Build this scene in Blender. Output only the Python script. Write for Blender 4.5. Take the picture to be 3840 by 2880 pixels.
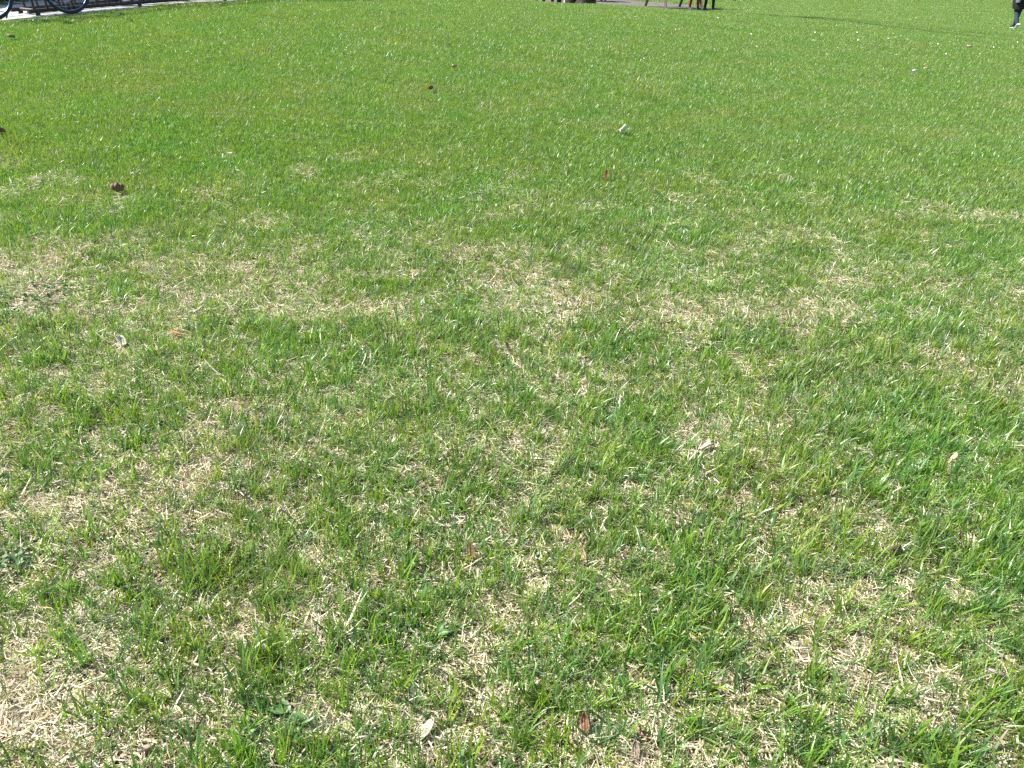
import bpy, bmesh, math, random
import numpy as np
from mathutils import Vector, Matrix

for o in list(bpy.data.objects):
    bpy.data.objects.remove(o)
SC = bpy.context.scene
COL = SC.collection
random.seed(7)
RNG = np.random.default_rng(7)
R = math.radians

# ------------------------------------------------------------------ camera
CAM_H = 1.55
FOCAL = 2900.0 / 3840.0            # focal length in picture widths
PITCH = math.atan((1440 + 300) / 2900.0)
cd = bpy.data.cameras.new('camera')
cd.sensor_width = 36.0
cd.lens = 36.0 * FOCAL
cd.clip_start = 0.05
cd.clip_end = 2000
cam = bpy.data.objects.new('camera', cd)
COL.objects.link(cam)
cam.location = (0, 0, CAM_H)
cam.rotation_euler = (math.pi / 2 - PITCH, 0, 0)
SC.camera = cam

# ------------------------------------------------------------------ sky and sun
SUN_EL = R(48)
SUN_AZ = math.atan2(-0.985, 0.17)     # measured from +Y towards +X: far to the left, a little ahead
world = bpy.data.worlds.new('World')
SC.world = world
world.use_nodes = True
wn = world.node_tree.nodes
wn.clear()
wo = wn.new('ShaderNodeOutputWorld')
wb = wn.new('ShaderNodeBackground')
sk = wn.new('ShaderNodeTexSky')
sk.sky_type = 'NISHITA'
sk.sun_disc = False
sk.sun_elevation = SUN_EL
sk.sun_rotation = SUN_AZ
wb.inputs['Strength'].default_value = 0.085
world.node_tree.links.new(sk.outputs[0], wb.inputs[0])
world.node_tree.links.new(wb.outputs[0], wo.inputs[0])
sl = bpy.data.lights.new('sun', 'SUN')
sl.energy = 4.6
sl.angle = R(0.5)
sl.color = (1.0, 0.97, 0.91)
sun = bpy.data.objects.new('sun', sl)
COL.objects.link(sun)
to_sun = Vector((math.sin(SUN_AZ) * math.cos(SUN_EL), math.cos(SUN_AZ) * math.cos(SUN_EL), math.sin(SUN_EL)))
sun.rotation_euler = to_sun.to_track_quat('Z', 'Y').to_euler()
sun.location = (-10, 4, 20)
SC.view_settings.view_transform = 'Standard'
SC.view_settings.look = 'None'
SC.view_settings.gamma = 1
SC.view_settings.exposure = 1.28
SC.render.engine = 'CYCLES'
SC.cycles.use_denoising = False
SC.cycles.max_bounces = 8
SC.cycles.transparent_max_bounces = 8


# ------------------------------------------------------------------ small helpers
def tag(o, label=None, cat=None, group=None, kind=None):
    if label: o['label'] = label
    if cat: o['category'] = cat
    if group: o['group'] = group
    if kind: o['kind'] = kind
    return o


def empty(name, loc, rz=0.0):
    o = bpy.data.objects.new(name, None)
    COL.objects.link(o)
    o.location = loc
    o.rotation_euler = (0, 0, rz)
    o.empty_display_size = 0.1
    return o


class MB:
    """collects tubes, boxes and lofts into one mesh"""
    def __init__(s):
        s.v, s.f = [], []

    def add(s, v, f):
        b = len(s.v)
        s.v += [tuple(p) for p in v]
        s.f += [tuple(i + b for i in q) for q in f]
        return s

    def tube(s, pts, rad, seg=8, closed=False, flat=1.0):
        pts = [Vector(p) for p in pts]
        n = len(pts)
        rads = rad if isinstance(rad, (list, tuple)) else [rad] * n
        v, f = [], []
        up = None
        for i, p in enumerate(pts):
            a = pts[(i - 1) % n] if (i > 0 or closed) else p
            b = pts[(i + 1) % n] if (i < n - 1 or closed) else p
            t = (b - a).normalized()
            if up is None:
                up = Vector((0, 0, 1)) if abs(t.z) < 0.9 else Vector((1, 0, 0))
            u = (up - t * up.dot(t))
            if u.length < 1e-5:
                u = Vector((1, 0, 0)).cross(t)
            u.normalize()
            w = t.cross(u)
            up = u
            for k in range(seg):
                an = 2 * math.pi * k / seg
                v.append(p + (u * math.cos(an) * flat + w * math.sin(an)) * rads[i])
        m = n if closed else n - 1
        for i in range(m):
            for k in range(seg):
                a = i * seg + k
                b = i * seg + (k + 1) % seg
                c = ((i + 1) % n) * seg + (k + 1) % seg
                d = ((i + 1) % n) * seg + k
                f.append((a, b, c, d))
        if not closed:
            f.append(tuple(range(seg))[::-1])
            f.append(tuple((n - 1) * seg + k for k in range(seg)))
        return s.add(v, f)

    def ring(s, c, r, axis, rad, n=36, seg=8):
        c = Vector(c)
        axis = Vector(axis).normalized()
        u = Vector((0, 0, 1)) if abs(axis.z) < .9 else Vector((1, 0, 0))
        u = (u - axis * u.dot(axis)).normalized()
        w = axis.cross(u)
        return s.tube([c + (u * math.cos(2 * math.pi * i / n) + w * math.sin(2 * math.pi * i / n)) * r for i in range(n)], rad, seg, True)

    def box(s, c, size, m=None):
        x, y, z = (q / 2 for q in size)
        b = min(x, y, z) * 0.18
        v = []
        for sx in (-1, 1):
            for sy in (-1, 1):
                for sz in (-1, 1):
                    v += [(sx * x, sy * (y - b), sz * (z - b)), (sx * (x - b), sy * y, sz * (z - b)), (sx * (x - b), sy * (y - b), sz * z)]
        bm = bmesh.new()
        for p in v:
            bm.verts.new(p)
        r = bmesh.ops.convex_hull(bm, input=bm.verts)
        bm.verts.ensure_lookup_table()
        vs = [q.co.copy() for q in bm.verts]
        fs = [tuple(q.index for q in fc.verts) for fc in bm.faces]
        bm.free()
        m = m or Matrix.Identity(3)
        return s.add([m @ q + Vector(c) for q in vs], fs)

    def build(s, name, mat, parent=None, smooth=True):
        me = bpy.data.meshes.new(name)
        me.from_pydata(s.v, [], s.f)
        me.update()
        if smooth:
            me.polygons.foreach_set('use_smooth', [True] * len(me.polygons))
            me.set_sharp_from_angle(angle=R(40))
        o = bpy.data.objects.new(name, me)
        COL.objects.link(o)
        if mat: me.materials.append(mat)
        if parent: o.parent = parent
        return o


def copy_tree(o, parent=None):
    c = o.copy()
    COL.objects.link(c)
    c.parent = parent
    for ch in o.children:
        copy_tree(ch, c)
    return c


# ------------------------------------------------------------------ noise and terrain
_TAB = np.random.default_rng(99).random((8, 256, 256))


def vnoise(x, y, scale, seed=0):
    t = _TAB[seed % 8]
    off = seed * 37.31
    fx = np.asarray(x) / scale + off
    fy = np.asarray(y) / scale + off * 0.7
    ix = np.floor(fx).astype(int)
    iy = np.floor(fy).astype(int)
    ax, ay = fx - ix, fy - iy
    ax, ay = ax * ax * (3 - 2 * ax), ay * ay * (3 - 2 * ay)
    g = lambda i, j: t[i & 255, j & 255]
    return (g(ix, iy) * (1 - ax) + g(ix + 1, iy) * ax) * (1 - ay) + (g(ix, iy + 1) * (1 - ax) + g(ix + 1, iy + 1) * ax) * ay


TP = np.array([
    (-2, .5, 0), (2, .5, 0), (0, 2.5, 0), (-2.5, 2.6, .02), (2.5, 2.6, -.02), (0, 5, .03), (-3.5, 5, .09), (3.5, 5, -.07),
    (-6.39, 10.62, .47), (-5.92, 11.33, .462), (-5.42, 12.09, .465), (-5.01, 12.71, .468), (-4.19, 13.95, .43), (-2.7, 16.7, .22), (0, 9, .12), (4, 9, -.15), (8, 11, -.38),
    (0.06, 18.5, .06), (1.2, 18.5, -.04), (1.85, 18.6, -.05), (4.2, 19.0, -.22), (6.7, 18.6, -.33), (1.7, 20.6, -.24), (0, 24, -.44), (2.4, 26.6, -.78), (4.7, 30, -1.0), (12.9, 21.85, -.9),
    (10.4, 38.9, -1.64), (26, 44, -2.0), (-9, 13, .48), (-9, 18, .42), (-4, 26, -.3), (20, 20, -1.1), (30, 60, -2.6), (-10, 50, -1.6),
    (-20, 10, .5), (-6, 0, .05), (6, 0, -.05), (0, -6, 0)], float)


def _tps(d2):
    return np.where(d2 > 1e-9, d2 * np.log(np.maximum(d2, 1e-9)) * .5, 0)


_n = len(TP)
_A = np.zeros((_n + 3, _n + 3))
_d2 = ((TP[:, None, :2] - TP[None, :, :2]) ** 2).sum(-1)
_A[:_n, :_n] = _tps(_d2) + np.eye(_n) * 0.06
_A[:_n, _n] = 1
_A[:_n, _n + 1:] = TP[:, :2]
_A[_n, :_n] = 1
_A[_n + 1:, :_n] = TP[:, :2].T
_W = np.linalg.solve(_A, np.concatenate([TP[:, 2], np.zeros(3)]))


def height(x, y):
    x = np.atleast_1d(np.asarray(x, float))
    y = np.atleast_1d(np.asarray(y, float))
    xs, ys = np.clip(x, -30, 45), np.clip(y, -10, 70)
    z = np.full(x.shape, _W[_n])
    z += _W[_n + 1] * xs + _W[_n + 2] * ys
    for i in range(_n):
        z += _W[i] * _tps((xs - TP[i, 0]) ** 2 + (ys - TP[i, 1]) ** 2)
    far = np.hypot(xs - x, ys - y)
    z += (-3 - z) * np.clip(far / 60, 0, 1)
    z += (vnoise(x, y, .45, 1) - .5) * .022 + (vnoise(x, y, .16, 2) - .5) * .012
    return z


def hz(x, y):
    return float(height(x, y)[0])


_gx = np.linspace(-40, 55, 381)
_gy = np.linspace(-8, 80, 353)
_GX, _GY = np.meshgrid(_gx, _gy, indexing='ij')
_GZ = height(_GX.ravel(), _GY.ravel()).reshape(_GX.shape) - (vnoise(_GX, _GY, .45, 1) - .5) * .022 - (vnoise(_GX, _GY, .16, 2) - .5) * .012


def hfast(x, y):
    """terrain height by look-up, for the many blades"""
    fx = np.clip((x - _gx[0]) / (_gx[1] - _gx[0]), 0, len(_gx) - 1.001)
    fy = np.clip((y - _gy[0]) / (_gy[1] - _gy[0]), 0, len(_gy) - 1.001)
    i, j = fx.astype(int), fy.astype(int)
    a, b = fx - i, fy - j
    z = (_GZ[i, j] * (1 - a) + _GZ[i + 1, j] * a) * (1 - b) + (_GZ[i, j + 1] * (1 - a) + _GZ[i + 1, j + 1] * a) * b
    return z + (vnoise(x, y, .45, 1) - .5) * .022 + (vnoise(x, y, .16, 2) - .5) * .012


def spot(u, v):
    """point of the ground that stands at picture position (u, v) of the 3840 x 2880 photograph"""
    r, d = (u - 1920) / 2900.0, (v - 1440) / 2900.0
    D = np.array([r, math.cos(PITCH) - d * math.sin(PITCH), -math.sin(PITCH) - d * math.cos(PITCH)])
    lo, t = 0.5, 0.5
    while t < 90:
        if CAM_H + t * D[2] < hz(t * D[0], t * D[1]):
            break
        lo = t
        t *= 1.03
    hi = t
    for _ in range(22):
        m = (lo + hi) / 2
        if CAM_H + m * D[2] < hz(m * D[0], m * D[1]): hi = m
        else: lo = m
    return Vector((hi * D[0], hi * D[1], CAM_H + hi * D[2])), hi


# ------------------------------------------------------------------ materials
def mat(name, col, rough=.6, metal=0.0, noise=0.0, nscale=20.0, bump=0.0, spec=.5):
    m = bpy.data.materials.new(name)
    m.use_nodes = True
    nt = m.node_tree
    b = nt.nodes['Principled BSDF']
    b.inputs['Roughness'].default_value = rough
    b.inputs['Metallic'].default_value = metal
    b.inputs['Specular IOR Level'].default_value = spec
    tc = nt.nodes.new('ShaderNodeTexCoord')
    no = nt.nodes.new('ShaderNodeTexNoise')
    no.inputs['Scale'].default_value = nscale
    no.inputs['Detail'].default_value = 6
    nt.links.new(tc.outputs['Object'], no.inputs['Vector'])
    mx = nt.nodes.new('ShaderNodeMix')
    mx.data_type = 'RGBA'
    c = Vector(col)
    mx.inputs[6].default_value = (*[max(0, q * (1 - noise)) for q in c], 1)
    mx.inputs[7].default_value = (*[min(1, q * (1 + noise)) for q in c], 1)
    nt.links.new(no.outputs['Fac'], mx.inputs[0])
    nt.links.new(mx.outputs[2], b.inputs['Base Color'])
    if bump:
        bu = nt.nodes.new('ShaderNodeBump')
        bu.inputs['Strength'].default_value = bump
        bu.inputs['Distance'].default_value = .01
        nt.links.new(no.outputs['Fac'], bu.inputs['Height'])
        nt.links.new(bu.outputs[0], b.inputs['Normal'])
    return m


def leaf_mat(name, rough, trans, spec, vary=.25):
    """thin plant tissue: reflects, shines and lets light through; colour from the blade's own attribute"""
    m = bpy.data.materials.new(name)
    m.use_nodes = True
    nt = m.node_tree
    N, L = nt.nodes, nt.links
    b = N['Principled BSDF']
    out = N['Material Output']
    b.inputs['Roughness'].default_value = rough
    b.inputs['Specular IOR Level'].default_value = spec
    at = N.new('ShaderNodeAttribute')
    at.attribute_name = 'tone'
    ge = N.new('ShaderNodeNewGeometry')
    no = N.new('ShaderNodeTexNoise')
    no.inputs['Scale'].default_value = 1.7
    no.inputs['Detail'].default_value = 5
    L.new(ge.outputs['Position'], no.inputs['Vector'])
    mr = N.new('ShaderNodeMapRange')
    mr.inputs['From Min'].default_value = .3
    mr.inputs['From Max'].default_value = .7
    mr.inputs['To Min'].default_value = 1 - vary
    mr.inputs['To Max'].default_value = 1 + vary
    L.new(no.outputs['Fac'], mr.inputs['Value'])
    mu = N.new('ShaderNodeVectorMath')
    mu.operation = 'MULTIPLY'
    L.new(at.outputs['Color'], mu.inputs[0])
    cb = N.new('ShaderNodeCombineXYZ')
    L.new(mr.outputs[0], cb.inputs[0])
    cb.inputs[1].default_value = 1
    L.new(mr.outputs[0], cb.inputs[2])
    L.new(cb.outputs[0], mu.inputs[1])
    L.new(mu.outputs[0], b.inputs['Base Color'])
    tr = N.new('ShaderNodeBsdfTranslucent')
    tc = N.new('ShaderNodeVectorMath')
    tc.operation = 'MULTIPLY'
    L.new(mu.outputs[0], tc.inputs[0])
    tc.inputs[1].default_value = (1.15, 1.2, .55)
    L.new(tc.outputs[0], tr.inputs['Color'])
    mx = N.new('ShaderNodeMixShader')
    mx.inputs[0].default_value = trans
    L.new(b.outputs[0], mx.inputs[1])
    L.new(tr.outputs[0], mx.inputs[2])
    L.new(mx.outputs[0], out.inputs['Surface'])
    return m


M_GRASS = leaf_mat('grass_blade', .37, .42, .95, .18)
M_STRAW = leaf_mat('dry_straw', .55, .15, .35, .05)


def ground_mat():
    m = bpy.data.materials.new('turf_soil')
    m.use_nodes = True
    nt = m.node_tree
    N, L = nt.nodes, nt.links
    b = N['Principled BSDF']
    b.inputs['Roughness'].default_value = .95
    ge = N.new('ShaderNodeNewGeometry')
    n1 = N.new('ShaderNodeTexNoise'); n1.inputs['Scale'].default_value = 60; n1.inputs['Detail'].default_value = 8
    n2 = N.new('ShaderNodeTexNoise'); n2.inputs['Scale'].default_value = .6; n2.inputs['Detail'].default_value = 5
    L.new(ge.outputs['Position'], n1.inputs['Vector'])
    L.new(ge.outputs['Position'], n2.inputs['Vector'])
    r1 = N.new('ShaderNodeValToRGB')
    r1.color_ramp.elements[0].color = (.03, .021, .013, 1)
    r1.color_ramp.elements[1].color = (.13, .095, .055, 1)
    L.new(n1.outputs['Fac'], r1.inputs[0])
    r2 = N.new('ShaderNodeValToRGB')
    r2.color_ramp.elements[0].color = (.06, .11, .022, 1)
    r2.color_ramp.elements[1].color = (.12, .17, .04, 1)
    L.new(n2.outputs['Fac'], r2.inputs[0])
    sp = N.new('ShaderNodeSeparateXYZ')
    L.new(ge.outputs['Position'], sp.inputs[0])
    mr = N.new('ShaderNodeMapRange')           # bare soil under the thin turf, mown sward farther out
    mr.inputs['From Min'].default_value = 5.0
    mr.inputs['From Max'].default_value = 13.0
    L.new(sp.outputs['Y'], mr.inputs['Value'])
    mx = N.new('ShaderNodeMix'); mx.data_type = 'RGBA'
    L.new(mr.outputs[0], mx.inputs[0])
    L.new(r1.outputs[0], mx.inputs[6])
    L.new(r2.outputs[0], mx.inputs[7])
    L.new(mx.outputs[2], b.inputs['Base Color'])
    bu = N.new('ShaderNodeBump'); bu.inputs['Strength'].default_value = .7; bu.inputs['Distance'].default_value = .01
    L.new(n1.outputs['Fac'], bu.inputs['Height'])
    L.new(bu.outputs[0], b.inputs['Normal'])
    return m


# ------------------------------------------------------------------ ground sheet
def axis(lo, hi, fine_lo, fine_hi, step, coarse):
    a = list(np.arange(fine_lo, fine_hi, step))
    s, x = step, fine_hi
    while x < hi:
        a.append(x); s = min(s * coarse, 60); x += s
    a.append(hi)
    s, x = step, fine_lo - step
    b = []
    while x > lo:
        b.append(x); s = min(s * coarse, 60); x -= s
    b.append(lo)
    return np.array(sorted(b) + a)


def sheet(name, xs, ys, m, lift=0.0, inside=None):
    X, Y = np.meshgrid(xs, ys, indexing='ij')
    Z = height(X.ravel(), Y.ravel()) + lift
    v = np.stack([X.ravel(), Y.ravel(), Z], 1)
    nx, ny = len(xs), len(ys)
    f = []
    for i in range(nx - 1):
        for j in range(ny - 1):
            if inside is None or inside((xs[i] + xs[i + 1]) / 2, (ys[j] + ys[j + 1]) / 2):
                a = i * ny + j
                f.append((a, a + ny, a + ny + 1, a + 1))
    me = bpy.data.meshes.new(name)
    me.from_pydata(v.tolist(), [], f)
    me.polygons.foreach_set('use_smooth', [True] * len(f))
    me.materials.append(m)
    o = bpy.data.objects.new(name, me)
    COL.objects.link(o)
    return o


M_GROUND = ground_mat()
tag(sheet('ground', axis(-600, 600, -4, 5, .06, 1.09), axis(-60, 900, .2, 7, .06, 1.05), M_GROUND), kind='structure')

# path edge beside the rack: everything on its far left side is paving
PA, PD = Vector((-6.50, 10.45)), Vector((.55, .835)).normalized()
PN = Vector((-PD.y, PD.x))                     # points away from the lawn


def path_side(x, y):
    return (Vector((x, y)) - PA).dot(PN)


def strip(name, t0, t1, n0, n1, m, lift, thick=0.0, dt=.25):
    """a strip of paving laid along the path direction, following the ground"""
    ts = np.arange(t0, t1 + dt * .5, dt)
    ns = np.linspace(n0, n1, max(2, int((n1 - n0) / .3) + 1))
    v, f = [], []
    for t in ts:
        for q in ns:
            w = PA + PD * t + PN * q
            v.append((w.x, w.y, path_z(t) + lift))
    k = len(ns)
    for i in range(len(ts) - 1):
        for j in range(k - 1):
            a = i * k + j
            f.append((a, a + k, a + k + 1, a + 1)[::-1])
    if thick:                                  # a face down along the near edge
        b = len(v)
        for i, t in enumerate(ts):
            w = PA + PD * t + PN * n0
            v.append((w.x, w.y, path_z(t) + lift - thick))
        for i in range(len(ts) - 1):
            f.append((i * k, b + i, b + i + 1, (i + 1) * k)[::-1])
    me = bpy.data.meshes.new(name)
    me.from_pydata(v, [], f)
    me.materials.append(m)
    o = bpy.data.objects.new(name, me)
    COL.objects.link(o)
    return o


def path_z(t):
    w = PA + PD * t
    s = 0
    for q in (-1, 0, 1):
        a = PA + PD * (t + q)
        s += hz(a.x, a.y)
    return s / 3 - .01


M_CONC = mat('pale_concrete', (.50, .49, .465), .85, 0, .10, 9, .25)
M_CONC_EDGE = mat('grey_concrete', (.36, .36, .36), .9, 0, .15, 14, .3)
tag(strip('pavement', -6, 8.5, .30, 5.5, M_CONC, .030, .15), kind='structure')
tag(strip('pavement_edging', -6, 8.5, 0.0, .296, M_CONC_EDGE, .024, .15), kind='structure')

# worn gravel under the picnic tables behind the crest of the lawn
GC = Vector((4.4, 29.5))


def gravel_in(x, y):
    e = ((x - 2.4) / 4.9) ** 2 + ((y - 30.0) / 6.2) ** 2
    return e < 1 + .25 * (float(vnoise(x, y, 1.1, 5)) - .5)


M_GRAVEL = mat('worn_gravel', (.15, .135, .125), 1.0, 0, .6, 5, .6, 0.0)
tag(sheet('gravel_ground', np.arange(-4, 10, .14), np.arange(22, 38, .14), M_GRAVEL, .006, gravel_in), kind='structure')


# ------------------------------------------------------------------ where the turf is green and where it is straw
STRAW_SPOTS = [(60, 2600, 240, .60), (10, 2760, 220, .40), (450, 2560, 170, .35), (650, 1190, 150, .45), (100, 960, 170, .45), (250, 1050, 120, .3), (1350, 860, 130, .35),
               (1060, 820, 90, .3), (1400, 1230, 110, .35), (1500, 1280, 120, .3), (1780, 1000, 120, .3), (2000, 1150, 150, .35), (2080, 1060, 110, .3), (2600, 1210, 120, .4), (1820, 1700, 170, .35),
               (2650, 1560, 140, .3), (2560, 1830, 120, .3), (2950, 1430, 120, .25), (250, 1860, 200, .4), (700, 1850, 170, .35), (1180, 1790, 60, .2), (3080, 2330, 140, .25), (3430, 2480, 150, .3),
               (1250, 2560, 130, .35), (2450, 2720, 140, .25), (3250, 2760, 150, .2), (2680, 1300, 110, .3), (420, 2380, 120, .35), (500, 2450, 110, .3), (760, 2060, 120, .3),
               (250, 2250, 200, .35), (950, 1450, 130, .3), (350, 1640, 170, .3), (3700, 2380, 100, .25), (1450, 2010, 70, .3), (2560, 1690, 80, .3), (700, 760, 70, .35), (400, 620, 70, .3),
               (680, 500, 60, .3), (1050, 650, 70, .3), (3300, 950, 70, .25), (2100, 1420, 150, .3), (1880, 2420, 130, .2), (2850, 1480, 100, .3), (3650, 1330, 90, .3)]
GREEN_SPOTS = [(1250, 1850, 150, .4), (1350, 1920, 140, .3), (1950, 1900, 100, .35), (1000, 2640, 150, .45), (560, 2300, 150, .3), (2150, 2640, 130, .4), (2550, 2500, 150, .35), (2250, 2420, 120, .3),
               (3330, 2480, 90, .3), (3650, 2000, 170, .3), (3300, 1180, 200, .3), (1680, 1190, 110, .4), (2440, 1640, 100, .35), (30, 1150, 110, .5), (30, 2050, 120, .5), (1500, 2560, 90, .3),
               (1430, 2320, 80, .3), (2600, 2250, 180, .3), (3550, 2860, 200, .3), (2960, 2550, 110, .3), (900, 2120, 100, .3), (540, 1560, 80, .2), (1900, 2160, 120, .25), (3000, 1750, 150, .25)]


def _spots(lst):
    a = []
    for u, v, r, s in lst:
        p, Z = spot(u, v)
        a.append((p.x, p.y, r * Z / 2900.0, s))
    return a


_SS, _GS = _spots(STRAW_SPOTS), _spots(GREEN_SPOTS)
BARE = []                                       # (x, y, r): places pressed flat by leaves lying on the turf


def cover(x, y):
    c = np.interp(y, [0, 1.2, 2.6, 4.0, 5.5, 8, 60], [.66, .67, .71, .87, 1.02, 1.08, 1.08])
    t = x / (0.65 * np.maximum(y, .3) + .4)
    c = c + .09 * np.clip(t, -1.3, 1.3) * np.interp(y, [0, 6, 10], [1, .6, 0])
    c = c + (vnoise(x, y, .33, 3) - .5) * np.interp(y, [0, 5, 9], [.26, .3, .2]) + (vnoise(x, y, .11, 4) - .5) * np.interp(y, [0, 4, 9], [.5, .4, .1]) + (vnoise(x, y, .045, 6) - .5) * .5
    for sx, sy, r, s in _SS:
        d = ((x - sx) ** 2 + ((y - sy) * .62) ** 2) / (r * r)
        c = c - s * (.62 if sy < 2.2 else .38) * np.exp(-d * 1.2)
    for sx, sy, r, s in _GS:
        d = ((x - sx) ** 2 + ((y - sy) * .62) ** 2) / (r * r)
        c = c + s * .8 * np.exp(-d * 1.2)
    for sx, sy, r in BARE:
        c = c - .9 * np.exp(-((x - sx) ** 2 + (y - sy) ** 2) / (r * r))
    return np.clip(c, 0, 1)


# ------------------------------------------------------------------ blades
def blade_arrays(base, az, lean, curve, L, W, col, nseg, twist=None, bend=None, tip=.0, tipcol=None):
    n = len(az)
    twist = np.zeros(n) if twist is None else twist
    bend = np.zeros(n) if bend is None else bend
    ds = L / nseg
    p = base.copy()
    prof = {1: [1.0], 2: [.85, .8], 3: [.75, 1.0, .72], 4: [.7, 1., .9, .55]}[nseg]
    V, C = [], []
    for k in range(nseg + 1):
        s = k / nseg
        a = az + bend * s
        th = lean + curve * s
        d = np.stack([np.cos(a), np.sin(a), np.zeros(n)], 1)
        nr = d * np.cos(th)[:, None]
        nr[:, 2] -= np.sin(th)
        pe = np.stack([-np.sin(a), np.cos(a), np.zeros(n)], 1)
        w = pe * np.cos(twist)[:, None] + nr * np.sin(twist)[:, None]
        cc = col if tipcol is None else col * (1 - s * s) + tipcol * s * s
        if k < nseg:
            hw = (W * .5 * prof[k])[:, None]
            V += [p - w * hw, p + w * hw]
            C += [cc, cc]
        else:
            V += [p]
            C += [cc]
        if k < nseg:
            thm = lean + curve * (k + .5) / nseg
            st = d * np.sin(thm)[:, None]
            st[:, 2] += np.cos(thm)
            p = p + st * ds[:, None]
    m = 2 * nseg + 1
    V = np.stack(V, 1).reshape(-1, 3)
    C = np.stack(C, 1).reshape(-1, 3)
    base_i = (np.arange(n) * m)[:, None]
    q = [[2 * k, 2 * k + 1, 2 * k + 3, 2 * k + 2] for k in range(nseg - 1)]
    loops = np.array(sum(q, []) + [2 * nseg - 2, 2 * nseg - 1, 2 * nseg])[None] + base_i
    tot = np.tile(np.array([4] * (nseg - 1) + [3]), n)
    return V, C, loops.ravel(), tot


def blade_mesh(name, chunks, m):
    me = bpy.data.meshes.new(name)
    V = np.concatenate([c[0] for c in chunks])
    C = np.concatenate([c[1] for c in chunks])
    off, LO = 0, []
    for c in chunks:
        LO.append(c[2] + off)
        off += len(c[0])
    LO = np.concatenate(LO)
    T = np.concatenate([c[3] for c in chunks])
    me.vertices.add(len(V))
    me.vertices.foreach_set('co', V.astype(np.float32).ravel())
    me.loops.add(len(LO))
    me.loops.foreach_set('vertex_index', LO.astype(np.int32))
    me.polygons.add(len(T))
    me.polygons.foreach_set('loop_start', np.concatenate([[0], np.cumsum(T)[:-1]]).astype(np.int32))
    me.polygons.foreach_set('loop_total', T.astype(np.int32))
    a = me.attributes.new('tone', 'FLOAT_COLOR', 'POINT')
    a.data.foreach_set('color', np.concatenate([C, np.ones((len(C), 1))], 1).astype(np.float32).ravel())
    me.polygons.foreach_set('use_smooth', np.ones(len(T), bool))
    me.update(calc_edges=True)
    me.materials.append(m)
    return me


GREENS = np.array([(.215, .330, .032), (.152, .280, .038), (.108, .232, .072), (.072, .165, .036), (.165, .270, .122)])
STRAWS = np.array([(.72, .64, .47), (.64, .54, .37), (.42, .31, .20), (.78, .72, .58), (.20, .14, .085), (.47, .43, .22)])


def green_tufts(cx, cy, cz, rng, per, L0, W0, nseg, spread=.006, tone=None, leanmax=.75):
    """tufts of fine lawn blades fanned round each centre"""
    n = len(cx)
    k = np.repeat(np.arange(n), per)
    N = len(k)
    kind = rng.choice(5, n, p=[.30, .31, .20, .12, .07]) if tone is None else tone
    tc = GREENS[kind] * rng.uniform(.82, 1.2, (n, 1))
    tl = rng.uniform(.65, 1.25, n)
    ta = rng.normal(0.3, 1.2, n)                       # a weak common lean to the right, as the wind laid it
    az = rng.uniform(0, 2 * math.pi, N)
    r = spread * np.sqrt(rng.random(N))
    base = np.stack([cx[k] + r * np.cos(az), cy[k] + r * np.sin(az), cz[k] - .003], 1)
    az = np.where(rng.random(N) < .35, ta[k] + rng.normal(0, .5, N), az)
    lean = np.abs(rng.normal(.15, .36, N)) * leanmax / .6
    curve = rng.normal(.45, .45, N)
    L = L0 * tl[k] * rng.uniform(.45, 1.15, N)
    W = W0 * rng.uniform(.6, 1.3, N)
    col = tc[k] * rng.uniform(.8, 1.2, (N, 1))
    tipc = np.where(rng.random((N, 1)) < .04, STRAWS[1] * .9, col * np.array([1.25, 1.15, .9]))
    return blade_arrays(base, az, lean, curve, L, W, col, nseg, rng.normal(0, .5, N), rng.normal(0, .35, N), tipcol=tipc)


def straw_bits(px, py, pz, rng, L0, W0, nseg, up=.18):
    n = len(px)
    kind = rng.choice(6, n, p=[.33, .25, .15, .12, .08, .07])
    col = STRAWS[kind] * rng.uniform(.75, 1.15, (n, 1))
    lean = math.pi / 2 - np.abs(rng.normal(0, up, n)) + rng.normal(0, .05, n)
    return blade_arrays(np.stack([px, py, pz], 1), rng.uniform(0, 2 * math.pi, n), lean, rng.normal(.18, .3, n),
                        L0 * rng.uniform(.4, 1.5, n), W0 * rng.uniform(.5, 1.5, n), col, nseg, rng.normal(0, .7, n), rng.normal(0, .9, n), tipcol=col * .9)


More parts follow.
